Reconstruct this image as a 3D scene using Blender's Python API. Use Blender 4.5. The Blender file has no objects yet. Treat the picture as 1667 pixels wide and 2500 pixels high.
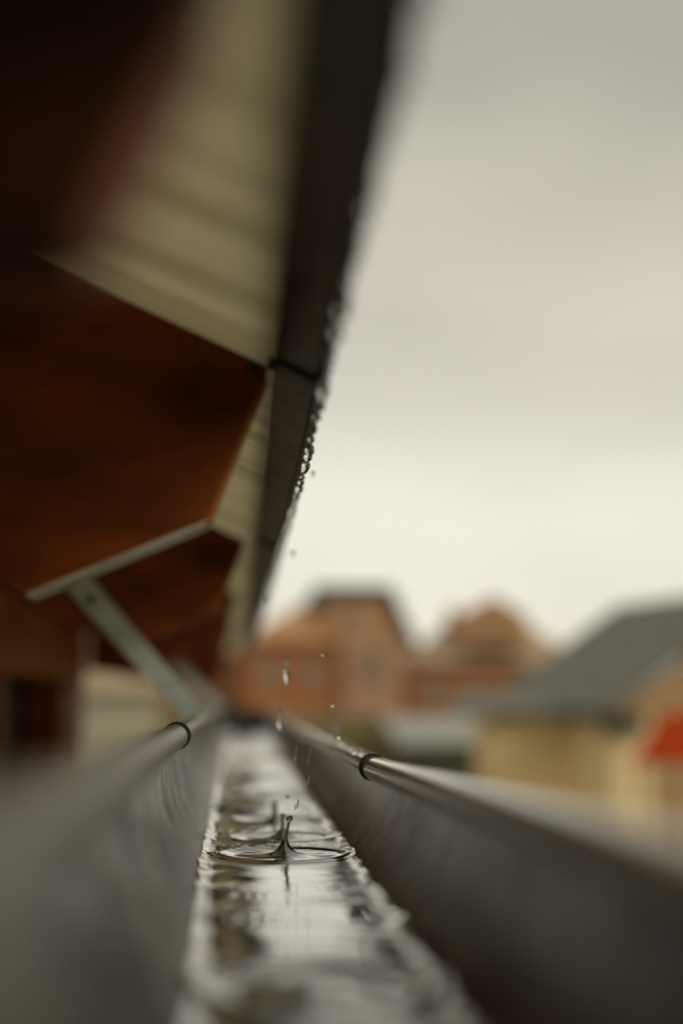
import bpy, bmesh, math, random
from math import sin, cos, pi, exp, sqrt, radians, atan2
from mathutils import Vector, noise
random.seed(7)
S = bpy.context.scene
COL = S.collection
H = 5.0                                   # height of the lens above the street; heights below are given relative to it

# ------------------------------------------------------------------ camera
cam = bpy.data.cameras.new("camera"); camo = bpy.data.objects.new("camera", cam); COL.objects.link(camo)
camo.location = (0, 0, H)
camo.rotation_euler = (radians(90 + 7.3826), 0, radians(-4.7581))
cam.sensor_fit = 'HORIZONTAL'; cam.sensor_width = 24; cam.lens = 50
cam.clip_start = 0.01; cam.clip_end = 3000
cam.dof.use_dof = True; cam.dof.focus_distance = 0.978; cam.dof.aperture_fstop = 2.2
cam.dof.aperture_blades = 0
S.camera = camo

# ------------------------------------------------------------------ world: heavy warm overcast
W = bpy.data.worlds.new("World"); S.world = W; W.use_nodes = True
nt = W.node_tree; N = nt.nodes; Lk = nt.links; N.clear()
out = N.new('ShaderNodeOutputWorld'); bg = N.new('ShaderNodeBackground')
sky = N.new('ShaderNodeTexSky'); sky.sky_type = 'NISHITA'; sky.sun_disc = False
SUN_EL, SUN_AZ = radians(55), radians(-110)
sky.sun_elevation = SUN_EL; sky.sun_rotation = SUN_AZ
tc = N.new('ShaderNodeTexCoord'); sep = N.new('ShaderNodeSeparateXYZ')
ramp = N.new('ShaderNodeValToRGB')
e = ramp.color_ramp.elements
e[0].position = 0.0; e[0].color = (.60, .545, .43, 1)
e[1].position = 1.0; e[1].color = (.80, .75, .60, 1)
for p, c in ((.03, (.785, .735, .61)), (.12, (.79, .74, .61)), (.20, (.70, .64, .505)), (.30, (.62, .562, .433)), (.40, (.52, .48, .37)), (.46, (.47, .435, .34)), (.62, (.66, .61, .48))):
    k = ramp.color_ramp.elements.new(p); k.color = (*c, 1)
nz = N.new('ShaderNodeTexNoise'); nz.inputs['Scale'].default_value = 3.2; nz.inputs['Detail'].default_value = 2.5
nz.inputs['Roughness'].default_value = .45
mp = N.new('ShaderNodeMapping'); mp.inputs['Scale'].default_value = (1, 1, 1.7); mp.inputs['Location'].default_value = (.35, .2, .1)
cr = N.new('ShaderNodeMapRange'); cr.inputs[1].default_value = .3; cr.inputs[2].default_value = .7; cr.inputs[3].default_value = .83; cr.inputs[4].default_value = 1.13
mul = N.new('ShaderNodeVectorMath'); mul.operation = 'SCALE'
skm = N.new('ShaderNodeVectorMath'); skm.operation = 'SCALE'; skm.inputs[3].default_value = .02
add = N.new('ShaderNodeVectorMath'); add.operation = 'ADD'
Lk.new(tc.outputs['Generated'], sep.inputs[0]); Lk.new(sep.outputs['Z'], ramp.inputs[0])
Lk.new(tc.outputs['Generated'], mp.inputs[0]); Lk.new(mp.outputs[0], nz.inputs['Vector'])
Lk.new(nz.outputs['Fac'], cr.inputs[0]); Lk.new(ramp.outputs[0], mul.inputs[0]); Lk.new(cr.outputs[0], mul.inputs[3])
Lk.new(sky.outputs[0], skm.inputs[0]); Lk.new(mul.outputs[0], add.inputs[0]); Lk.new(skm.outputs[0], add.inputs[1])
Lk.new(add.outputs[0], bg.inputs['Color']); bg.inputs['Strength'].default_value = .96
Lk.new(bg.outputs[0], out.inputs['Surface'])

# ------------------------------------------------------------------ sun (very soft, behind cloud)
sl = bpy.data.lights.new("sun", 'SUN'); sl.energy = .9; sl.angle = radians(14); sl.color = (1, .93, .8)
so = bpy.data.objects.new("sun", sl); COL.objects.link(so)
d = Vector((sin(SUN_AZ) * cos(SUN_EL), cos(SUN_AZ) * cos(SUN_EL), sin(SUN_EL)))
d = Vector((.92, -.80, .66)).normalized()
sky.sun_elevation = math.asin(d.z); sky.sun_rotation = atan2(d.x, d.y)
so.rotation_euler = d.to_track_quat('Z', 'Y').to_euler(); so.location = (4, -6, H + 10)

S.view_settings.view_transform = 'Standard'; S.view_settings.look = 'None'
S.view_settings.exposure = 0.0; S.view_settings.gamma = 1.0
S.render.engine = 'CYCLES'
S.cycles.use_denoising = True
S.cycles.max_bounces = 12; S.cycles.transmission_bounces = 10; S.cycles.glossy_bounces = 6; S.cycles.diffuse_bounces = 4
S.cycles.caustics_reflective = True; S.cycles.caustics_refractive = True
S.cycles.sample_clamp_indirect = 4.0

# ------------------------------------------------------------------ helpers
def tag(o, label=None, cat=None, group=None, kind=None):
    if label: o['label'] = label
    if cat: o['category'] = cat
    if group: o['group'] = group
    if kind: o['kind'] = kind
    return o
def empty(name, loc):
    o = bpy.data.objects.new(name, None); COL.objects.link(o); o.location = loc; o.empty_display_size = .1
    return o
SKEW = [0., 0., 0.]                            # the gutter and the roof edge are not quite parallel to the house wall
def skew(y): return (SKEW[0] if y < 1 else SKEW[1]) * (y - 1)
def link(name, verts, faces, m, parent=None, smooth=False, loc=None, up=False):
    """verts in world coordinates with z relative to the lens height; loc = origin of the object"""
    me = bpy.data.meshes.new(name); o = bpy.data.objects.new(name, me); COL.objects.link(o)
    base = Vector(loc) if loc is not None else (Vector(parent.location) if parent else Vector((0, 0, 0)))
    me.from_pydata([tuple(Vector((v[0] + skew(v[1]), v[1], v[2] + H + (SKEW[2] * (1 - v[1]) if v[1] < 1 else 0))) - base) for v in verts], [], faces)
    me.update()
    bm = bmesh.new(); bm.from_mesh(me); bmesh.ops.recalc_face_normals(bm, faces=bm.faces); bm.to_mesh(me); bm.free()
    if smooth:
        me.polygons.foreach_set('use_smooth', [True] * len(me.polygons))
    me.materials.append(m)
    if up:
        if sum(p.normal.z for p in me.polygons) < 0: print('FLIP', name); me.flip_normals()
    if parent is not None:
        o.parent = parent
        if loc is not None: o.location = base - Vector(parent.location)
    else:
        o.location = base
    return o
class MB:
    def __init__(s): s.v = []; s.f = []
    def box(s, x0, y0, z0, x1, y1, z1):
        n = len(s.v)
        s.v += [(x, y, z) for z in (z0, z1) for y in (y0, y1) for x in (x0, x1)]
        s.f += [tuple(n + i for i in q) for q in ((0, 2, 3, 1), (4, 5, 7, 6), (0, 1, 5, 4), (2, 6, 7, 3), (0, 4, 6, 2), (1, 3, 7, 5))]
        return s
    def prism(s, pts, y0, y1):                       # profile in XZ swept along Y
        n = len(s.v); k = len(pts)
        s.v += [(p[0], y0, p[1]) for p in pts] + [(p[0], y1, p[1]) for p in pts]
        s.f += [tuple(n + i for i in range(k)), tuple(n + k + i for i in reversed(range(k)))]
        s.f += [(n + i, n + (i + 1) % k, n + k + (i + 1) % k, n + k + i) for i in range(k)]
        return s
    def hull(s, a, b):                                # two matching rings of 3-D points
        n = len(s.v); k = len(a)
        s.v += list(a) + list(b)
        s.f += [tuple(n + i for i in range(k)), tuple(n + k + i for i in reversed(range(k)))]
        s.f += [(n + i, n + (i + 1) % k, n + k + (i + 1) % k, n + k + i) for i in range(k)]
        return s
    def tube(s, pts, rad, seg=16, cap=True):
        n0 = len(s.v); prev = None
        for i, p in enumerate(pts):
            p = Vector(p)
            t = (Vector(pts[min(i + 1, len(pts) - 1)]) - Vector(pts[max(i - 1, 0)])).normalized()
            up = Vector((0, 0, 1)) if abs(t.z) < .9 else Vector((0, 1, 0))
            if prev is not None: up = prev
            a = (up - t * up.dot(t)).normalized(); b = t.cross(a); prev = a
            r = rad(i) if callable(rad) else rad
            for k in range(seg):
                g = 2 * pi * k / seg
                s.v.append(tuple(p + a * (r * cos(g)) + b * (r * sin(g))))
        m = len(pts)
        for i in range(m - 1):
            for k in range(seg):
                s.f.append((n0 + i * seg + k, n0 + i * seg + (k + 1) % seg, n0 + (i + 1) * seg + (k + 1) % seg, n0 + (i + 1) * seg + k))
        if cap:
            s.f.append(tuple(n0 + k for k in range(seg))); s.f.append(tuple(n0 + (m - 1) * seg + k for k in reversed(range(seg))))
        return s
    def build(s, name, m, parent=None, smooth=False, loc=None, bevel=0):
        o = link(name, s.v, s.f, m, parent, smooth, loc)
        if bevel:
            b = o.modifiers.new("bevel", 'BEVEL'); b.width = bevel; b.segments = 2; b.limit_method = 'ANGLE'
        return o
def smooth_angle(o, deg=40):
    me = o.data
    me.polygons.foreach_set('use_smooth', [True] * len(me.polygons))
    me.set_sharp_from_angle(angle=radians(deg))

# ------------------------------------------------------------------ materials
def mat(name, col, rough=.6, metal=0., var=None, nscale=8., stretch=(1, 1, 1), bump=0., bscale=60., rvar=0., detail=5., spec=.5, contrast=(.35, .65), bdist=.001, coat=0.):
    m = bpy.data.materials.new(name); m.use_nodes = True
    n = m.node_tree.nodes; l = m.node_tree.links; b = n['Principled BSDF']
    b.inputs['Base Color'].default_value = (*col, 1); b.inputs['Roughness'].default_value = rough; b.inputs['Metallic'].default_value = metal
    b.inputs['Specular IOR Level'].default_value = spec; b.inputs['Coat Weight'].default_value = coat; b.inputs['Coat Roughness'].default_value = .08
    t = n.new('ShaderNodeTexCoord'); mp = n.new('ShaderNodeMapping'); mp.inputs['Scale'].default_value = stretch
    l.new(t.outputs['Object'], mp.inputs[0])
    nz = n.new('ShaderNodeTexNoise'); nz.inputs['Scale'].default_value = nscale; nz.inputs['Detail'].default_value = detail
    l.new(mp.outputs[0], nz.inputs['Vector'])
    mr = n.new('ShaderNodeMapRange'); mr.inputs[1].default_value = contrast[0]; mr.inputs[2].default_value = contrast[1]
    l.new(nz.outputs['Fac'], mr.inputs[0])
    if var:
        mx = n.new('ShaderNodeMix'); mx.data_type = 'RGBA'
        mx.inputs['A'].default_value = (*col, 1); mx.inputs['B'].default_value = (*var, 1)
        l.new(mr.outputs[0], mx.inputs['Factor']); l.new(mx.outputs['Result'], b.inputs['Base Color'])
    if rvar:
        r2 = n.new('ShaderNodeMapRange'); r2.inputs[3].default_value = max(.02, rough - rvar); r2.inputs[4].default_value = rough + rvar
        nn = n.new('ShaderNodeTexNoise'); nn.inputs['Scale'].default_value = nscale * 2.3; nn.inputs['Detail'].default_value = 6
        l.new(mp.outputs[0], nn.inputs['Vector']); l.new(nn.outputs['Fac'], r2.inputs[0]); l.new(r2.outputs[0], b.inputs['Roughness'])
    if bump:
        bp = n.new('ShaderNodeBump'); bp.inputs['Strength'].default_value = bump; bp.inputs['Distance'].default_value = bdist
        bn = n.new('ShaderNodeTexNoise'); bn.inputs['Scale'].default_value = bscale; bn.inputs['Detail'].default_value = 6
        l.new(mp.outputs[0], bn.inputs['Vector']); l.new(bn.outputs['Fac'], bp.inputs['Height']); l.new(bp.outputs[0], b.inputs['Normal'])
    return m
def wet_zinc(name, col, var, rough, metal):
    """mottled zinc: broad oxide clouds, fine grit, drip streaks"""
    m = mat(name, col, rough, metal, var, 15, (1, .6, 1), .5, 330, .16, 6, contrast=(.42, .58), bdist=.0004)
    n = m.node_tree.nodes; l = m.node_tree.links; b = n['Principled BSDF']
    src = b.inputs['Base Color'].links[0].from_socket; t = n.new('ShaderNodeTexCoord')
    nz = n.new('ShaderNodeTexNoise'); nz.inputs['Scale'].default_value = 190; nz.inputs['Detail'].default_value = 5; nz.inputs['Roughness'].default_value = .7
    mr = n.new('ShaderNodeMapRange'); mr.inputs[1].default_value = .3; mr.inputs[2].default_value = .7; mr.inputs[3].default_value = .45; mr.inputs[4].default_value = 1.7
    sc = n.new('ShaderNodeVectorMath'); sc.operation = 'SCALE'
    l.new(t.outputs['Object'], nz.inputs['Vector']); l.new(nz.outputs['Fac'], mr.inputs[0]); l.new(src, sc.inputs[0]); l.new(mr.outputs[0], sc.inputs[3]); l.new(sc.outputs[0], b.inputs['Base Color'])
    b.inputs['Specular IOR Level'].default_value = .5
    return m
M = {}
M['zinc'] = wet_zinc('wet dark painted steel', (.078, .062, .034), (.014, .009, .004), .19, 0)
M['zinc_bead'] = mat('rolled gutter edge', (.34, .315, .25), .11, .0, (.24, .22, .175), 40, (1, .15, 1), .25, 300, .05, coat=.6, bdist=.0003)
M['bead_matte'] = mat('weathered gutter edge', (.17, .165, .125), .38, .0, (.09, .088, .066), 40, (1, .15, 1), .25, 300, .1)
M['sealant'] = mat('gritty sealant', (.40, .37, .29), .3, 0, (.62, .58, .48), 300, (1, 1, 1), .8, 900, .1, bdist=.001)
M['rubber'] = mat('black rubber', (.008, .008, .008), .45)
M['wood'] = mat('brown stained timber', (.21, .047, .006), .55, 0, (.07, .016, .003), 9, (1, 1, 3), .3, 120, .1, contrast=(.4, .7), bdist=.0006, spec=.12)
M['wood_shaded'] = mat('timber darkened for shade', (.032, .010, .002), .6, 0, (.018, .006, .0015), 9, (1, 1, 3), .3, 120, .1, spec=.08)  # shade on the nearest rafter, put into its base colour
M['wood_end'] = mat('orange brown timber', (.34, .115, .014), .6, 0, (.20, .06, .009), 9, (1, 4, 1), .3, 100, .1, spec=.12)
M['tail_pale'] = mat('pale cut underside of timber', (.55, .50, .40), .5, 0, (.38, .33, .25), 40, (1, 1, 1), .3, 200)
M['strap'] = mat('galvanised grey blue steel', (.50, .54, .50), .45, .3, (.38, .42, .39), 30, (1, 1, 1), .2, 200, .08)
M['flange'] = mat('dark brown coated sheet', (.036, .026, .017), .38, .0, (.010, .007, .005), 28, (1, .7, 1), .3, 300, .12, contrast=(.45, .62))
M['lip'] = mat('dark red brown sheet edge', (.030, .013, .008), .3, .1, (.012, .007, .005), 60, (1, 1, 1), .2, 300, .1)
M['wallbeige'] = mat('beige render', (.46, .42, .30), .85, 0, (.38, .34, .24), 5, bump=.3, bscale=80)
M['window'] = mat('dark window glass', (.006, .006, .005), .35, 0, spec=.15)

def glass(name, tint=(.97, .98, .95), rough=0.0, ior=1.333):
    m = bpy.data.materials.new(name); m.use_nodes = True
    b = m.node_tree.nodes['Principled BSDF']
    b.inputs['Base Color'].default_value = (*tint, 1); b.inputs['Roughness'].default_value = rough
    b.inputs['IOR'].default_value = ior; b.inputs['Transmission Weight'].default_value = 1
    return m
M['water'] = glass('rain water', (.42, .37, .26))
wb = M['water'].node_tree.nodes['Principled BSDF']; wb.inputs['Coat Weight'].default_value = 1; wb.inputs['Coat Roughness'].default_value = 0; wb.inputs['Coat IOR'].default_value = 2.0; wb.inputs['IOR'].default_value = 1.45
M['drop'] = glass('clear drop'); M['jet'] = glass('refraction tinted water', (.50, .46, .36))  # jet tint paints in the dark gutter refracted through the water

# translucent ribbed roof sheet
m = bpy.data.materials.new('translucent ribbed sheet'); m.use_nodes = True
n = m.node_tree.nodes; l = m.node_tree.links; b = n['Principled BSDF']
b.inputs['Base Color'].default_value = (.42, .385, .29, 1); b.inputs['Roughness'].default_value = .45
tr = n.new('ShaderNodeBsdfTranslucent'); mxs = n.new('ShaderNodeMixShader'); mxs.inputs[0].default_value = .75
t = n.new('ShaderNodeTexCoord'); mp = n.new('ShaderNodeMapping'); mp.inputs['Scale'].default_value = (.8, 9, .8)
nz = n.new('ShaderNodeTexNoise'); nz.inputs['Scale'].default_value = 3.5; nz.inputs['Detail'].default_value = 3
rp = n.new('ShaderNodeValToRGB'); rp.color_ramp.elements[0].position = .36; rp.color_ramp.elements[0].color = (.48, .44, .32, 1)
rp.color_ramp.elements[1].position = .55; rp.color_ramp.elements[1].color = (.62, .575, .445, 1)
l.new(t.outputs['Object'], mp.inputs[0]); l.new(mp.outputs[0], nz.inputs['Vector']); l.new(nz.outputs['Fac'], rp.inputs[0])
l.new(rp.outputs[0], tr.inputs['Color']); l.new(b.outputs[0], mxs.inputs[1]); l.new(tr.outputs[0], mxs.inputs[2])
l.new(mxs.outputs[0], n['Material Output'].inputs['Surface'])
M['sheet'] = m

# ------------------------------------------------------------------ ground, road
g = mat('grass ground', (.060, .065, .026), .95, 0, (.09, .085, .04), 1.5, bump=.5, bscale=6, bdist=.05)
tag(link('ground', [(-900, -300, -H), (1100, -300, -H), (1100, 1800, -H), (-900, 1800, -H)], [(0, 1, 2, 3)], g), kind='structure')
rd = mat('wet asphalt', (.05, .05, .045), .35, 0, (.07, .068, .06), 3, bump=.4, bscale=40)
tag(MB().box(-120, 14, -H - .2, 120, 20, -H + .004).build('road', rd), kind='structure')

# ------------------------------------------------------------------ gutter
SKEW[:] = [.0068, .010, .0062]
GX, GZ, GR = .0395, -.0478, .078
WZ = -.1084                                # water level
BL = (-.0318, -.028); BR = (.1057, -.0500); RB = .0084
def section(r, n=56):
    """open U profile, from the back rolled edge round the bottom to the front one"""
    pts = []
    a0 = radians(180 - 0); a1 = radians(360 + 2)
    pts.append((GX - r - .0002, GZ + .014)); 
    for i in range(n + 1):
        a = a0 + (a1 - a0) * i / n
        pts.append((GX + r * cos(a), GZ + r * sin(a)))
    return pts
FLARE = .0105                              # the front edge of the near length rises slightly towards the lens
def lift(i, k, y): return FLARE * max(0, 1 - y) * max(0, (i - k * .80) / (k * .20)) ** 1.5
def trough(name, y0, y1, r, th, m, parent, dy):
    inn = section(r); outp = section(r + th)
    ys = []; y = y0
    while y < y1: ys.append(y); y += dy
    ys.append(y1)
    v = []; f = []; k = len(inn)
    for y in ys:
        for ii, (x, z) in enumerate(inn):
            w = .0006 * (noise.noise(Vector((x * 16, y * 5, z * 16))))
            ax, az = x - GX, z - GZ; q = sqrt(ax * ax + az * az) or 1
            v.append((x + ax / q * w, y, z + az / q * w + lift(ii, k, y)))
        for ii, (x, z) in enumerate(outp): v.append((x, y, z + lift(ii, k, y)))
    R = 2 * k
    for j in range(len(ys) - 1):
        for i in range(k - 1):
            f.append((j * R + i, j * R + i + 1, (j + 1) * R + i + 1, (j + 1) * R + i))
            f.append((j * R + k + i, (j + 1) * R + k + i, (j + 1) * R + k + i + 1, j * R + k + i + 1))
        f.append((j * R, (j + 1) * R, (j + 1) * R + k, j * R + k))
        f.append((j * R + k - 1, j * R + 2 * k - 1, (j + 1) * R + 2 * k - 1, (j + 1) * R + k - 1))
    for j in (0, len(ys) - 1):
        for i in range(k - 1):
            f.append((j * R + i, j * R + k + i, j * R + k + i + 1, j * R + i + 1))
    o = link(name, v, f, m, parent, True); o.data.set_sharp_from_angle(angle=radians(50)); return o
def bead(cx, cz, y0, y1, r, m, parent, dy=.02, fl=0):
    ys = []; y = y0
    while y < y1: ys.append(y); y += dy
    ys.append(y1)
    mb = MB().tube([(cx + .0004 * noise.noise(Vector((y * 6, cx * 50, 0))), y, cz + .0004 * noise.noise(Vector((y * 6, 7, cz * 90))) + fl * max(0, 1 - y)) for y in ys], r, 32)
    o = mb.build('rolled_edge', m, parent, True); o.data.set_sharp_from_angle(angle=radians(50)); return o
GEND = 4.95
gn = empty('gutter', (GX, -.3, H + GZ - GR)); tag(gn, 'wet dark half round gutter length in the foreground, ending at the black rings', 'gutter', 'gutter lengths under the eaves')
trough('trough', -.3, 1.0, GR, .0008, M['zinc'], gn, .012)
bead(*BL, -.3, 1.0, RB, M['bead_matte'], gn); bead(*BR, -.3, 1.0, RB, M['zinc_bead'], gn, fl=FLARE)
gf = empty('gutter', (GX, 1.0, H + GZ - GR)); tag(gf, 'far gutter length running away beyond the black rings towards the houses', 'gutter', 'gutter lengths under the eaves')
trough('trough', 1.0, GEND, GR, .0008, M['zinc'], gf, .03)
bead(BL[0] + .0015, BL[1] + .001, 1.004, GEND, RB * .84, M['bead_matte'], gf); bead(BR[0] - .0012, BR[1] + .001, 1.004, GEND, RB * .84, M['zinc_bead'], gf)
for (cx, cz), dx in ((BL, .0010), (BR, -.0006)):
    seg = 48; v = []; f = []
    for yy, rr in ((1.0005, .0068), (1.0005, .0096), (1.0035, .0097), (1.0035, .0068)):
        for k in range(seg):
            a = 2 * pi * k / seg; v.append((cx + dx + rr * cos(a), yy, cz + .0008 + rr * sin(a)))
    for i in range(4):
        for k in range(seg):
            f.append((i * seg + k, i * seg + (k + 1) % seg, ((i + 1) % 4) * seg + (k + 1) % seg, ((i + 1) % 4) * seg + k))
    o = link('seal_ring', v, f, M['rubber'], gf, True); o.data.set_sharp_from_angle(angle=radians(40))
# stop end at the far end
cap = [(x, z) for (x, z) in section(GR + .0012)]
MB().prism(cap, GEND - .002, GEND + .001).build('end_cap', M['zinc'], gf)

SKEW[2] = 0
# ------------------------------------------------------------------ water in the gutter
# (x, y, ring radius, ring height, ripple amplitude, ripple wavelength, reach)
HITS = [(.0440, 1.000, .044, .0016, .00030, .0065, .022), (.0465, 1.120, .040, .0014, .0002, .0085, .04),
        (.0445, 1.276, .036, .0014, .0003, .010, .05), (.0395, .546, .0430, .0024, .0003, .014, .03),
        (.010, 1.42, .03, .0012, .0004, .011, .05), (.06, 1.62, .045, .0018, .0004, .014, .08), (.03, 1.95, .04, .0018, .0005, .015, .08),
        (.07, 2.5, .04, .002, .0006, .02, .12), (.02, 3.1, .04, .002, .0007, .02, .12), (.082, .83, .010, .0006, .00010, .006, .016),
        (-.004, .80, .012, .0008, .00012, .007, .02), (-.002, .715, .012, .0009, .00014, .008, .02), (.03, .38, .05, .003, .0005, .012, .05)]
CONES = [(.0440, 1.000, .0165, .0040, .0110), (.0465, 1.120, .0120, .0042, .0080), (.0445, 1.276, .0090, .0034, .0060), (.0395, .546, .0030, .0100, .0020)]
def wh(x, y, cones=True):
    z = .00028 * noise.noise(Vector((x * 4, y * 24, 1.3))) + .00034 * noise.noise(Vector((x * 6, y * 90, 4.1))) * min(1, .25 + abs(y - .93) * 6)
    if y > 1.0: z += min(1., (y - 1.0) * 2.2) * (.0010 * noise.noise(Vector((x * 12, y * 26, 2.7))) + .00035 * noise.noise(Vector((x * 22, y * 75, 8.))))
    if y < .72: z += min(1, (.72 - y) * 5) * .0002 * noise.noise(Vector((x * 8, y * 34, 5.5)))
    for (hx, hy, rr, rh, ra, wl, reach) in HITS:
        if abs(y - hy) > rr + reach * 3: continue
        r = sqrt((x - hx) ** 2 + (y - hy) ** 2)
        z += rh * exp(-((r - rr) / (rr * .13)) ** 2) - rh * .40 * exp(-((r - rr * .62) / (rr * .30)) ** 2)
        if r > rr: z += ra * cos((r - rr) / wl * 2 * pi) * exp(-(r - rr) / reach)
    if cones:
        for (hx, hy, A, sg, top) in CONES:
            r = sqrt((x - hx) ** 2 + (y - hy) ** 2)
            if r < .05: z += min(top, A * exp(-r / sg))
    return z
ys = []; y = -.28
while y < GEND - .004:
    ys.append(y)
    y += .004 if y < .34 else (.0011 if y < .66 else (.0016 if y < .93 else (.0006 if .978 < y < 1.022 else (.00085 if y < 1.16 else (.0018 if y < 1.6 else (.004 if y < 2.6 else .012))))))
ys.append(GEND - .004)
NX = 150; v = []; f = []
half = sqrt(GR ** 2 - (WZ - GZ) ** 2) + .0004
def half_at(y): return sqrt(GR ** 2 - (WZ - GZ - max(0, (1 - y) * .0062)) ** 2) + .0004
for y in ys:
    half = half_at(y)
    for i in range(NX + 1):
        u = -cos(pi * i / NX)                                   # finer towards both walls
        x = GX + half * (.5 * u + .5 * (2 * i / NX - 1))
        dl = (half - abs(x - GX))
        men = .0024 * exp(-dl / .0024) * (1 + .30 * noise.noise(Vector((x * 10, y * 24, 0))) + .2 * noise.noise(Vector((x * 10, y * 7, 4)))) + .0005 * exp(-dl / .007) * noise.noise(Vector((x * 3, y * 30, 9)))
        hgt = wh(x, y) + men + min(1, max(0, (y - .52) * 7)) * ((.0013 + .0034 * noise.noise(Vector((y * 24, 2.2, 0))) * (.6 + noise.noise(Vector((y * 9, 8.2, 1))))) * ((x - GX) / half) ** 2 if x < GX else (.0005 + .0022 * noise.noise(Vector((y * 21, 6.6, 3))) * (.6 + noise.noise(Vector((y * 8, 1.2, 5))))) * ((x - GX) / half) ** 3)
        # water follows the curved wall outward as it climbs
        xx = x + (0 if dl > .004 else (1 if x > GX else -1) * hgt * .75 * (1 - dl / .004))
        v.append((xx, y, WZ + hgt))
K = NX + 1
for j in range(len(ys) - 1):
    for i in range(NX): f.append((j * K + i, j * K + i + 1, (j + 1) * K + i + 1, (j + 1) * K + i))
tag(link('water', v, f, M['water'], None, True, loc=(GX, .3, H + WZ), up=True), 'rippled rain water standing in the dark gutter', 'water', kind='structure')

dark_layer = mat('added dark underlayer', (.016, .013, .008), .6, 0, (.032, .026, .015), 60, bump=.4, bscale=200)  # added dark layer, darkens what is seen through the water
v = []; f = []; hs = sqrt(GR ** 2 - (WZ - .0050 - GZ - .008) ** 2) - .0016
sy = [-.28 + i * .02 for i in range(int((GEND + .27) / .02))]
for y_ in sy:
    for i in range(13): v.append((GX - hs + 2 * hs * i / 12, y_, WZ - .0050 - .0015 * (1 + noise.noise(Vector((i * .5, y_ * 20, 0)))) * sin(pi * i / 12)))
for j in range(len(sy) - 1):
    for i in range(12): f.append((j * 13 + i, j * 13 + i + 1, (j + 1) * 13 + i + 1, (j + 1) * 13 + i))
tag(link('dark_layer', v, f, dark_layer, None, True), 'dark layer added under the water to deepen what shows through', 'dark_layer', kind='stuff')
def lathe(prof, seg=28, lean=None):
    """prof = [(r, z)] bottom to top; lean(z) = sideways shift"""
    v = []; f = []
    for (r, z) in prof:
        ox, oy = lean(z) if lean else (0, 0)
        for k in range(seg): a = 2 * pi * k / seg; v.append((ox + r * cos(a), oy + r * sin(a), z))
    n = len(prof)
    for i in range(n - 1):
        for k in range(seg): f.append((i * seg + k, i * seg + (k + 1) % seg, (i + 1) * seg + (k + 1) % seg, (i + 1) * seg + k))
    f.append(tuple(reversed(range(seg)))); f.append(tuple((n - 1) * seg + k for k in range(seg)))
    return v, f
def place(v, x, y, z): return [(a + x, b + y, c + z) for a, b, c in v]
def jet(x, y, height, cone, neck, tipr, lean, label):
    """the thin thread that rises out of the cone-shaped swelling of the surface"""
    A, sg, top = cone; prof = []; z0 = top * .55
    for i in range(140):
        t = i / 139; z = z0 + t * (height - z0)
        r = min(sg * math.log(A / z) * .93 if z < A * .99 else 0, 9); r = max(r, neck * (1.25 - .35 * z / height))
        if z < top * .8: r *= .97
        zt = height - z
        if zt < tipr * 2: r = max(r if zt > tipr else 0, sqrt(max(1e-9, tipr ** 2 - (zt - tipr) ** 2)))
        prof.append((max(r, .00005), z))
    v, f = lathe(prof, 36, lambda z: (lean * max(0, (z - z0) / height) ** 1.2 * height, 0))
    o = link('water_jet', place(v, x, y, WZ + wh(x + .012, y, False)), f, M['jet'], None, True, loc=(x, y, H + WZ))
    return tag(o, label, 'water splash', 'jets of water thrown up by drops')
jet(.0440, 1.000, .0270, CONES[0][2:], .0011, .0023, .19, 'sharp thin jet of water with a round bead at its tip')
jet(.0465, 1.120, .0190, CONES[1][2:], .0013, .0015, -.03, 'blurred dark jet just behind the sharp one')
jet(.0445, 1.276, .0170, CONES[2][2:], .0022, .0026, .0, 'short blurred dark jet farthest up the gutter')

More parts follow.
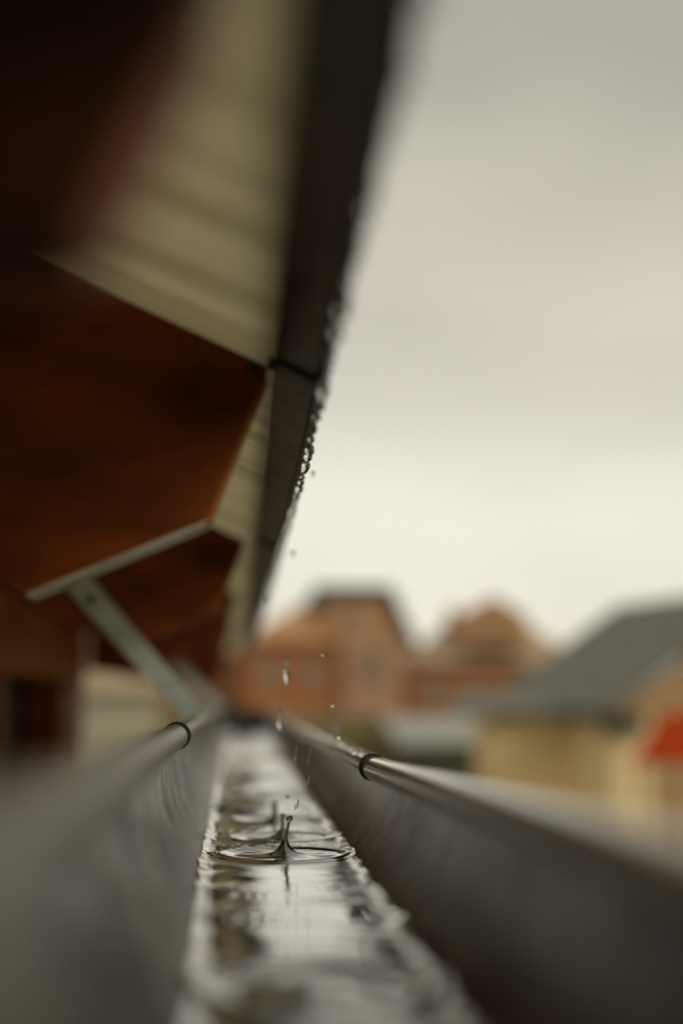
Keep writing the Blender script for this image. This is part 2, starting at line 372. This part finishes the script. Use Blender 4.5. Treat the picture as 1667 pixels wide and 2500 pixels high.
def ball(x, y, z, r, sz=1., label=None, name='water_drop', cat='water drop', group=None, slant=0, seg=20):
    prof = []
    for i in range(15):
        a = -pi / 2 + pi * i / 14
        prof.append((max(r * cos(a), r * .02), r * sz * sin(a)))
    v, f = lathe(prof, seg, (lambda zz: (slant * zz, 0)))
    o = link(name, place(v, x, y, z), f, M['drop'], None, True, loc=(x, y, z + H))
    return tag(o, label, cat, group)
SKEW[:] = [0, 0, 0]
F_ = 3473.
def px(x, y, Y): return ((x - 542) / F_ * Y, Y, (1700 - y) / F_ * Y)
G1 = 'rain drops falling into the gutter'
for (a, b, Y, r, sz, sl, lab) in (
    (695, 1984, 1.12, .0010, 1.3, 0, 'small drop just above the blurred dark jet'),
    (701, 1941, 1.11, .0016, 1.0, 0, 'round dark drop high above the blurred jet'),
    (726, 1957, 1.03, .0006, 6, .12, 'right one of two thin drops falling above the sharp jet'),
    (720, 1964, 1.03, .0005, 5, .12, 'left one of two thin drops falling above the sharp jet'),
    (760, 1155, 1.12, .0018, 1.5, 0, 'dark speck of a drop falling beside the roof edge, the higher one'),
    (711, 1352, 1.25, .0020, 1.6, 0, 'dark speck of a drop falling beside the roof edge, the lower one'),
    (652, 1468, 1.45, .0022, 1.6, 0, 'faint blurred drop where roof edge meets the skyline'),
    (698, 1640, 1.16, .0022, 5.0, 0, 'long pale drop falling before the brick house'),
    (682, 1755, 1.20, .0022, 4.4, 0, 'long pale drop falling lower, left of the brick wall'),
    (816, 1668, 1.02, .00032, 30, .22, 'hair thin slanting drop in front of the pink wall'),
    (811, 1722, 1.06, .0016, 1, 0, 'tiny bright drop in front of the foot of the pink wall'),
    (827, 1798, 1.07, .0021, 1.1, .0, 'bright round drop above the front gutter edge'),
    (754, 1838, 1.02, .0006, 11, .18, 'thin bright slanting drop crossing the front gutter edge'),
    (721, 1836, 1.06, .0007, 8, .1, 'faint slanting drop left of the bright thin one'),
    (751, 1902, 1.03, .0004, 12, .15, 'faint thin drop low against the brown gutter wall'),
    (786, 1600, 1.08, .0012, 1, 0, 'faint round drop in front of the brick wall')):
    x, y, z = px(a, b, Y)
    ball(x, y, z, r, sz, lab, group=G1, slant=sl)
SKEW[:] = [.0068, .010, .0062]
# beads of water sitting on the front rolled edge past the black ring
for i, (Y, r, lab) in enumerate(((1.03, .0030, 'wet bead of water on the front edge right behind the black ring'), (1.10, .0048, 'larger pale bead of water on the front edge'),
                                 (1.19, .0040, 'pale bead of water on the front edge, third from the ring'), (1.34, .0042, 'blurred bead of water far along the front edge'))):
    ball(BR[0] - .003, Y, BR[1] + RB * .84 + r * .10, r, .6, lab, name='water_bead', cat='water drop', group='water beads on the front gutter edge')

SKEW[:] = [0, 0, 0]
# ------------------------------------------------------------------ timber rafters with plumb-cut tails
SL = .456
TCX, TCZ = .0237, .182
def rafter(y, th, label, strip=True, screw=True, back=-.50):
    o = empty('rafter', (back, y, H + TCZ + SL * (TCX - back)))
    tag(o, label, 'rafter', 'brown rafters under the eaves')
    bx, bz = -.0093, .0952; nx, nz_ = -.1051, .0545
    pts = [(TCX, TCZ), (bx, bz), (nx, nz_), (back, nz_ + SL * (nx - back)), (back, TCZ + SL * (TCX - back))]
    MB().prism(pts, y, y + th).build('timber', M['wood'], o, bevel=.0015)
    # pale strip under the cut tail, 2 mm proud
    ux, uz = bx - nx, bz - nz_; L = sqrt(ux * ux + uz * uz); qx, qz = uz / L, -ux / L
    s = [(bx, bz), (nx, nz_), (nx + qx * .002, nz_ + qz * .002), (bx + qx * .002, bz + qz * .002)]
    if strip: MB().prism([s[0], s[1], s[2], s[3]], y - .001, y + th + .001).build('tail_strip', M['tail_pale'], o)
    # end face board
    vx, vz = TCX - bx, TCZ - bz; L2 = sqrt(vx * vx + vz * vz); ex, ez = vz / L2, -vx / L2
    MB().prism([(TCX - vx * .06, TCZ - vz * .06), (bx, bz), (bx + ex * .002, bz + ez * .002), (TCX - vx * .06 + ex * .002, TCZ - vz * .06 + ez * .002)], y + .0005, y + th - .0005).build('end_grain', M['wood_end'], o)
    if screw:
        v, f = lathe([(.0001, -.004), (.0032, -.004), (.0036, -.002), (.0030, 0), (.0012, .0012), (.0001, .0014)], 16)
        v = [(a, -c, b) for a, b, c in v]
        link('screw', place(v, .0150, y - .003, .1815), f, M['rubber'], o, True)
    return o
rafter(.773, .032, 'near sharp brown rafter with a pale strip under its cut tail')
rafter(-.117, .045, 'brown rafter overhead, behind the darkest one', strip=False, screw=False)
rafter(1.663, .045, 'second brown rafter, partly hidden behind the near one, with the grey steel strap on it', strip=False, screw=False)
rafter(2.553, .045, 'third brown rafter, blurred, behind the strap', screw=False, strip=False)
rafter(3.443, .045, 'fourth brown rafter far down the eaves', screw=False, strip=False)
rafter(4.333, .045, 'last brown rafter at the far end of the eaves', screw=False, strip=False)
# close rafter at the upper left, its shade painted into the timber colour
o = empty('rafter', (-.5, .25, H + .3)); tag(o, 'nearest rafter, shade painted almost black, fully blurred at the upper left', 'rafter', 'brown rafters under the eaves')
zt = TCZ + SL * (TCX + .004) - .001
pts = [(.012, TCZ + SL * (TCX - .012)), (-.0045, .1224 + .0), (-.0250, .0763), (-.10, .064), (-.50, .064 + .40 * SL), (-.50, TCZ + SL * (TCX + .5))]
MB().prism(pts, .235, .262).build('timber', M['wood_shaded'], o, bevel=.0015)
MB().prism([(-.0043, .1218), (-.0248, .0765), (-.0232, .0757), (-.0027, .1210)], .2355, .2615).build('end_grain', M['wood'], o)

SKEW[:] = [.0185, .012, 0]
# ------------------------------------------------------------------ roof: ribbed translucent sheets, dark edge strip with drip lip
FI = (.0316, .1837); FO = (.0535, .1730)
Y0, Y1 = -.55, 5.3
RZ = lambda x: FI[1] + SL * (FI[0] - x) + .0012
pitch = .0085
v = []; f = []; ny = int((Y1 - Y0) / pitch * 6)
XR, XL = FI[0] + .012, -.62
for j in range(ny + 1):
    y = Y0 + (Y1 - Y0) * j / ny; ph = (y / pitch) % 1
    a = .0008 * (abs(sin(pi * ph)) ** .6)
    for (x, t) in ((XR, 0), (-.1, 0), (XL, 0), (XL, .009), (-.1, .009), (XR, .009)):
        v.append((x, y, RZ(x) + (a if t == 0 else t + .0012)))
for j in range(ny):
    for i in range(6): f.append((j * 6 + i, j * 6 + (i + 1) % 6, (j + 1) * 6 + (i + 1) % 6, (j + 1) * 6 + i))
f.append(tuple(range(6))); f.append(tuple(ny * 6 + k for k in range(6)))
o = link('roof_sheet', v, f, M['sheet'], None, True, loc=(XL, Y0, H + RZ(XL))); o.data.set_sharp_from_angle(angle=radians(40))
tag(o, 'olive translucent ribbed plastic roof sheet over the rafters', 'roof')
de = empty('roof_edge', (FO[0], Y0, H + FO[1])); tag(de, 'dark brown metal roof edge dripping with rain', 'roof edge')
v = []; f = []
LIPX, LIPZ = .0556, .1590
prof = [(FI[0], FI[1]), (FI[0] + .011, FI[1] - .0052), (FO[0], FO[1]), (FO[0] + .0012, FO[1] + .012), (FI[0], FI[1] + .0225), (FI[0] - .05, FI[1] + .0460), (FI[0] - .05, FI[1] + .0440), (FI[0], FI[1] + .0135)]
MB().prism([(FI[0], FI[1]), (FO[0], FO[1]), (FO[0] + .001, FO[1] + .0165), (FI[0], FI[1] + .0185)], Y0, 1).prism([(FI[0], FI[1]), (FO[0], FO[1]), (FO[0] + .001, FO[1] + .0165), (FI[0], FI[1] + .0185)], 1.001, Y1).build('underside_strip', M['flange'], de)
ys = []; y = Y0
while y < Y1: ys.append(y); y += (.004 if y > 0 else .02)
K = 6
for y in ys:
    w = .0010 * noise.noise(Vector((y * 40, 0, 0))) + .0007 * noise.noise(Vector((y * 130, 5, 0)))
    for (x, z) in ((FO[0] + .0005, FO[1] - .0008), (LIPX - .0008, LIPZ + w), (LIPX + .0014, LIPZ + w), (FO[0] + .0058, FO[1] + .0005), (FO[0] + .0050, FO[1] + .0195), (FO[0] + .0014, FO[1] + .0200)):
        v.append((x, y, z))
for j in range(len(ys) - 1):
    for i in range(K): f.append((j * K + i, j * K + (i + 1) % K, (j + 1) * K + (i + 1) % K, (j + 1) * K + i))
f.append(tuple(range(K))); f.append(tuple((len(ys) - 1) * K + k for k in range(K)))
link('drip_lip', v, f, M['lip'], de)
for yy in (.765, 1.655, 2.545, 3.435):
    MB().prism([(FI[0] - .004, FI[1] - .0012), (FO[0] + .0006, FO[1] - .0036), (FO[0] + .0006, FO[1] + .001), (FI[0] - .004, FI[1] + .001)], yy - .004, yy + .018).build('joint_band', M['rubber'], de)

# hanging drops
def hang(x, y, z, r, ln, group, label):
    prof = []
    for i in range(22):
        t = i / 21
        a = -pi / 2 + t * pi
        zz = r * sin(a) if t < .5 else r * sin(a) * ln
        rr = r * cos(a) if t < .5 else r * (cos(a) ** 1.6) + r * .28 * (t - .5) * 2
        prof.append((max(rr, r * .03), zz))
    v, f = lathe(prof, 20)
    o = link('water_drop', place(v, x, y, z - r * ln * .55), f, M['drop'], None, True, loc=(x, y, z + H))
    return tag(o, label, 'water drop', group)
y = .30; R_ = random.Random(5)
GH = 'drops hanging from the dark roof edge'
sharp = {0: None}
while y < 4.6:
    if .915 < y < 1.06:
        y += .004; continue
    r = R_.uniform(.0014, .0031)
    lab = 'small clear drop hanging from the blurred near stretch of the dark roof edge' if y < .9 else 'small clear drop hanging from the dark roof edge farther down'
    hang(LIPX + .0006 + R_.uniform(-.0004, .0006), y, LIPZ + .0006, r, R_.uniform(1.2, 1.9), GH, lab)
    y += R_.choice((.008, .013, .018, .024, .034)) * (1 if y < 2 else 1.6)
for (Y, r, ln, lab) in ((.915, .0019, 1.3, 'small drop just above the biggest sharp drop on the roof edge'), (.928, .0028, 1.6, 'biggest sharp drop hanging from the roof edge, with a thin spine'),
                        (.947, .0014, 1.4, 'narrow clear drop joining two big ones on the roof edge'), (.963, .0029, 1.8, 'sharp drop with a white highlight in the middle of the roof edge'),
                        (.979, .0026, 1.5, 'dark sharp drop below the highlighted one on the roof edge'), (.994, .0021, 1.2, 'round dark drop last of the sharp group'),
                        (1.024, .0018, 1.2, 'small soft drop just past the sharp group'), (1.046, .0024, 1.4, 'soft drop with a pale centre past the sharp group')):
    hang(LIPX + .0008, Y, LIPZ + .0004, r, ln, GH, lab)

SKEW[:] = [0, 0, 0]
# ------------------------------------------------------------------ gutter straps
def strap(y, label):
    a = Vector((-.170, y, .1335)); b = Vector((-.0345 + .010 * (y - 1), y, -.0270))
    o = empty('gutter_strap', (a.x, y, H + a.z)); tag(o, label, 'bracket', 'steel straps holding the gutter')
    t = (b - a).normalized(); nn = Vector((t.z, 0, -t.x)); w = .0145
    q = [a + nn * w, b + nn * w * .8, b - nn * w * .8, a - nn * w]
    MB().hull([tuple(p) for p in q], [tuple(p + Vector((0, .003, 0))) for p in q]).build('arm', M['strap'], o, bevel=.0006)
    pts = []
    for i in range(33):
        g = radians(172 + (372 - 172) * i / 32); pts.append((.010 * (y - 1) + GX + (GR + .0035) * cos(g), GZ + (GR + .0035) * sin(g)))
    v = []; f = []
    for (x, z) in pts:
        ax, az = (x - GX) / GR * .0024, (z - GZ) / GR * .0024
        v += [(x, y - .012, z), (x, y + .014, z), (x + ax, y + .014, z + az), (x + ax, y - .012, z + az)]
    for i in range(len(pts) - 1):
        for k in range(4): f.append((i * 4 + k, i * 4 + (k + 1) % 4, (i + 1) * 4 + (k + 1) % 4, (i + 1) * 4 + k))
    link('cradle', v, f, M['strap'], o, True)
    v, f = lathe([(.0001, 0), (.0056, 0), (.0056, .0010), (.0048, .0020), (.0001, .0022)], 20)
    v = [(p[0], -p[2], p[1]) for p in v]
    link('screw', place(v, -.1525, y - .0002, .1105), f, M['rubber'], o)
strap(1.6585, 'grey blue steel strap slanting from second rafter down to the gutter')
strap(3.4385, 'grey blue steel strap far along on the fourth rafter')

# ------------------------------------------------------------------ the house wall under the eaves
hw = empty('house_wall', (-.5, 2, 0)); tag(hw, 'house side wall under the eaves with a dark window and brown timber', 'house')
mb = MB(); mb.box(-.75, -1.5, -H, -.50, 3.05, .05); mb.box(-.75, 4.45, -H, -.50, 4.93, .05); mb.box(-.75, 3.05, -H, -.50, 4.45, -.62)
mb.build('wall', M['wallbeige'], hw)
MB().box(-.74, -1.5, .05, -.46, 4.94, .40).build('wall_plate', M['wood_end'], hw, bevel=.004)
MB().box(-.60, 3.05, -.62, -.58, 4.45, .05).build('window', M['window'], hw)
MB().box(-.58, 4.30, -.62, -.47, 4.44, .05).box(-.58, 3.06, -.62, -.47, 3.16, .05).box(-.58, 3.16, -.62, -.47, 4.30, -.56).build('window_frame', M['wood'], hw, bevel=.003)
MB().box(-.50, 4.45, -H, -.47, 4.95, .05).build('corner_board', M['wood'], hw, bevel=.003)

# ------------------------------------------------------------------ houses beyond
brick = mat('red brown brick', (.46, .22, .09), .8, 0, (.36, .16, .065), 1.4)
brickd = mat('darker brick', (.42, .165, .05), .8, 0, (.33, .125, .04), 1.2)
pink = mat('pinkish brick', (.48, .26, .15), .8, 0, (.40, .215, .12), 1.0)
darkroof = mat('dark slate', (.035, .035, .026), .8, 0, (.055, .052, .04), 2)
tile = mat('orange brown tiles', (.50, .26, .115), .7, 0, (.40, .21, .09), 1.5)
brownroof = mat('weathered brown tiles', (.36, .25, .14), .7, 0, (.46, .34, .22), 1.2)
greyroof = mat('grey fibre cement roof', (.145, .14, .112), .7, 0, (.115, .11, .088), 2)
lightroof = mat('pale grey flat roof', (.34, .34, .30), .5, 0, (.28, .28, .25), 2)
cream = mat('cream yellow render', (.88, .66, .34), .85, 0, (.80, .60, .30), .7)
tan = mat('tan render', (.46, .29, .14), .85, 0, (.40, .25, .12), .8)
olive = mat('olive ochre render', (.24, .19, .075), .85, 0, (.19, .155, .065), .8)
dgreen = mat('dark green grey boards', (.085, .085, .055), .8, 0, (.11, .105, .07), 1)
red = mat('red canvas', (.38, .042, .003), .8, 0, (.31, .032, .002), 1.5, spec=.1)
glassd = mat('far window glass', (.03, .032, .028), .15)
white = mat('weathered window paint', (.26, .19, .12), .6)
def win(parent, x, y, z, w=1.0, h=1.3, m=glassd):
    """window on a wall facing the lens (-Y)"""
    fr = MB().box(x - w / 2 - .07, y - .05, z - .07, x + w / 2 + .07, y + .02, z + h + .07).build('window', white, parent)
    MB().box(x - w / 2, y - .06, z, x + w / 2, y - .04, z + h).build('pane', m, fr)
# A: brick house with a dark hipped top
A = empty('brick_house', (4.0, 60, 0)); tag(A, 'brick house with flat-topped dark hipped roof, behind the falling drops', 'house', 'houses beyond the gutter')
MB().box(.9, 60, -H, 5.0, 68, 2.25).build('wall', brickd, A)
MB().box(5.0, 59.6, -H, 7.5, 68, 2.9).build('annex_wall', pink, A)
r0 = [(.6, 59.6, 2.25), (5.2, 59.6, 2.25), (5.2, 68.4, 2.25), (.6, 68.4, 2.25)]
r1 = [(3.5, 61.4, 4.0), (5.2, 61.4, 4.0), (5.2, 66.6, 4.0), (3.5, 66.6, 4.0)]
MB().hull(r0, r1).build('lean_roof', tile, A)
r0 = [(3.4, 60.6, 3.0), (8.4, 60.6, 2.1), (8.4, 68.0, 2.1), (3.4, 68.0, 3.0)]
r1 = [(4.0, 61.2, 4.75), (7.3, 61.2, 4.75), (7.3, 66.6, 4.75), (4.0, 66.6, 4.75)]
MB().hull(r0, r1).build('roof', darkroof, A)
MB().box(4.2, 59.9, 2.2, 6.9, 60.7, 3.95).build('dormer', tile, A)
for x in (2.0, 3.7): win(A, x, 60, .4, .7, 1.0)
for x in (2.0, 3.7): win(A, x, 60, -2.8, .9, 1.4)
win(A, 6.2, 59.6, .6, .8, 1.2); win(A, 5.4, 59.9, 2.7, .7, .8)
# B: low greyish house between
B = empty('low_house', (10, 76, 0)); tag(B, 'low pinkish house between the brick house and the gabled one', 'house', 'houses beyond the gutter')
MB().box(7.5, 76, -H, 14.0, 82, 1.2).build('wall', pink, B)
MB().hull([(7.2, 75.6, 1.2), (14.3, 75.6, 1.2), (14.3, 82.4, 1.2), (7.2, 82.4, 1.2)], [(8.6, 79, 2.9), (13.3, 79, 2.9), (13.3, 79.01, 2.9), (8.6, 79.01, 2.9)]).build('roof', brownroof, B)
win(B, 10.5, 76, -.4)
# C: gabled house
C_ = empty('gabled_house', (14, 70, 0)); tag(C_, 'house with a small orange gable and a brown roof sloping to the right', 'house', 'houses beyond the gutter')
MB().box(9.3, 70, -H, 17.6, 78, 1.65).build('wall', brickd, C_)
MB().hull([(9.6, 69.6, 1.6), (18.2, 69.6, 1.4), (18.2, 78.4, 1.4), (9.6, 78.4, 1.6)], [(12.2, 73.6, 4.3), (15.0, 73.6, 4.3), (15.0, 74.6, 4.3), (12.2, 74.6, 4.3)]).build('roof', brownroof, C_)
g0 = [(11.8, 2.4), (15.0, 2.4), (15.0, 3.9), (13.4, 4.9), (11.8, 3.9)]
MB().prism(g0, 69.4, 73.0).build('gable', tile, C_)
win(C_, 13.3, 69.4, 2.75, .6, .7); win(C_, 12.5, 70, -.6); win(C_, 10.4, 70, -.6)
MB().box(11.5, 72.2, 3.0, 12.0, 72.8, 4.5).build('chimney', brick, C_)
# D: cream house with big grey roof on the right (turned about ten degrees)
import mathutils
def house_d():
    o = empty('cream_house', (7.9, 28.2, 0)); tag(o, 'cream walled house with a big grey roof at the right', 'house', 'houses beyond the gutter')
    u = Vector((.983, .181, 0)); w = Vector((-.181, .983, 0)); P0 = Vector((7.55, 28, -.30))
    def P(a, b, z): q = P0 + u * a + w * b; return (q.x, q.y, P0.z + z)
    wd, ln, ov = 7.6, 7.0, .35; rz = 2.45
    def bx(a0, b0, z0, a1, b1, z1): return [P(a0, b0, z0), P(a1, b0, z0), P(a1, b1, z0), P(a0, b1, z0)], [P(a0, b0, z1), P(a1, b0, z1), P(a1, b1, z1), P(a0, b1, z1)]
    MB().hull(*bx(ov, ov, -4.58, wd - ov, ln - ov, -.05)).build('wall', cream, o)
    MB().hull([P(ov, ov - .02, -.05), P(wd - ov, ov - .02, -.05), P(wd / 2, ov - .02, rz - .3)], [P(ov, ov + .2, -.05), P(wd - ov, ov + .2, -.05), P(wd / 2, ov + .2, rz - .3)]).build('gable', tan, o)
    MB().hull(*bx(ov + .9, ov - .03, -4.58, wd - ov, ov - .005, -.05)).build('gable_cladding', tan, o)
    t = .14
    for s, nm in ((0, 'roof'), (1, 'roof')):
        e0 = 0 if s == 0 else wd
        ring = lambda b: [P(e0, b, -.10), P(wd / 2, b, rz), P(wd / 2, b, rz + t), P(e0, b, -.10 + t)]
        MB().hull(ring(0), ring(ln)).build(nm, greyroof, o)
    MB().hull([P(-.06, 0, -.14), P(.04, 0, -.14), P(.04, 0, -.02), P(-.06, 0, -.02)], [P(-.06, ln, -.14), P(.04, ln, -.14), P(.04, ln, -.02), P(-.06, ln, -.02)]).build('eaves_gutter', darkroof, o)
    MB().hull(*bx(.05, -.02, -.42, .9, .28, -.06)).build('soffit', darkroof, o)
    MB().hull([(4.9, 30.0, -.40), (7.9, 30.0, -.40), (7.9, 33.0, -.02), (5.3, 33.0, -.02)], [(4.9, 30.0, -.30), (7.9, 30.0, -.30), (7.9, 33.0, .08), (5.3, 33.0, .08)]).build('porch_roof', greyroof, o)
    MB().box(5.80, 30.6, -H, 7.6, 32.8, -.34).build('porch_wall', cream, o)
    # window in the gable
    wq = MB().hull(*bx(3.0, ov - .08, -2.8, 4.4, ov - .03, -1.4)).build('window', white, o)
    MB().hull(*bx(3.08, ov - .10, -2.72, 4.32, ov - .075, -1.48)).build('pane', glassd, wq)
    for b in (4.6,):
        wq = MB().hull(*bx(ov - .05, b, -3.6, ov + .01, b + 1.0, -2.6)).build('window', white, o)
        MB().hull(*bx(ov - .07, b + .07, -3.53, ov - .04, b + .93, -2.67)).build('pane', glassd, wq)
    return o
house_d()
# red awning in front of the gable
aw = MB().hull([(6.85, 23.6, -1.05), (9.6, 23.6, -1.05), (9.6, 24.6, -.10), (7.7, 24.6, -.30)], [(6.85, 23.6, -1.12), (9.6, 23.6, -1.12), (9.6, 24.6, -.45), (7.7, 24.6, -.5)])
ao = empty('awning', (8.4, 24.6, 0)); tag(ao, 'bright red awning at the right edge below the grey roof', 'awning')
aw.build('canvas', red, ao)
for x in (6.95, 9.5): MB().box(x - .03, 23.62, -H, x + .03, 23.68, -1.1).build('pole', white, ao)
# E: shed with pale flat roof
E_ = empty('shed', (6.2, 40, 0)); tag(E_, 'low shed with a pale grey roof and dark green grey wall', 'shed')
MB().box(5.1, 40, -H, 7.75, 44, -1.35).build('wall', dgreen, E_)
MB().hull([(4.9, 39.7, -1.40), (7.9, 39.7, -1.40), (7.9, 44.3, -.72), (4.9, 44.3, -.72)], [(4.9, 39.7, -1.3), (7.9, 39.7, -1.3), (7.9, 44.3, -.62), (4.9, 44.3, -.62)]).build('roof', lightroof, E_)
MB().box(5.8, 39.96, -H, 6.7, 40.0, -2.6).build('door', darkroof, E_)
# F: long olive garden building
Fo = empty('garden_wall', (0, 45, 0)); tag(Fo, 'long olive ochre rendered wall in front of the brick house', 'wall')
MB().box(-9, 45, -H, 5.5, 45.35, -.60).build('wall', olive, Fo)
MB().box(-9.05, 44.95, -.60, 5.55, 45.4, -.50).build('coping', brownroof, Fo)
# G: pale building at the left beyond the house corner
G_ = empty('pale_house', (-3, 38, 0)); tag(G_, 'pale beige house seen past the brown corner board', 'house', 'houses beyond the gutter')
MB().box(-4.6, 34, -H, -1.7, 40, .10).build('wall', M['wallbeige'], G_)
MB().hull([(-4.9, 33.7, .10), (-1.4, 33.7, .10), (-1.4, 40.3, .10), (-4.9, 40.3, .10)], [(-4.0, 36.9, .9), (-2.3, 36.9, .9), (-2.3, 37.1, .9), (-4.0, 37.1, .9)]).build('roof', brownroof, G_)
win(G_, -3.1, 34, -3.2)

# barge board closing the far end of the eaves
bb = [(.010, .150), (-.018, .035), (-.20, .045), (-.45, .085), (-.46, .42), (-.46, TCZ + SL * (TCX + .46) - .002), (.010, TCZ + SL * (TCX - .010) - .004)]
tag(MB().prism(bb, 4.90, 4.925).build('barge_or_blocker', M['wood'], loc=(-.2, 4.9, H + .1)), 'red brown board closing the far end of the eaves', 'board')

T_ = empty('terraced_house', (-1, 69, 0)); tag(T_, 'far brown terraced house glimpsed between the eaves and the brick house', 'house', 'houses beyond the gutter')
MB().box(-8, 69, -H, 2.4, 76, 2.1).build('wall', brick, T_)
MB().hull([(-8.3, 68.6, 2.1), (2.7, 68.6, 2.1), (2.7, 76.4, 2.1), (-8.3, 76.4, 2.1)], [(-8.0, 72.4, 3.5), (1.2, 72.4, 3.5), (1.2, 72.6, 3.5), (-8.0, 72.6, 3.5)]).build('roof', brownroof, T_)
win(T_, -.8, 69, -.6, .8, 1.1)

near_blocker = [(.012, .020), (-.50, .020), (-.50, TCZ + SL * (TCX + .50) - .002), (.012, TCZ + SL * (TCX - .012) - .004)]  # added unseen board, keeps light from behind off the near rafter
tag(MB().prism(near_blocker, -.53, -.505).build('barge_or_blocker', M['wood'], loc=(-.2, -.5, H + .1)), 'unseen brown board added behind the lens to block light from the near rafter', 'board')
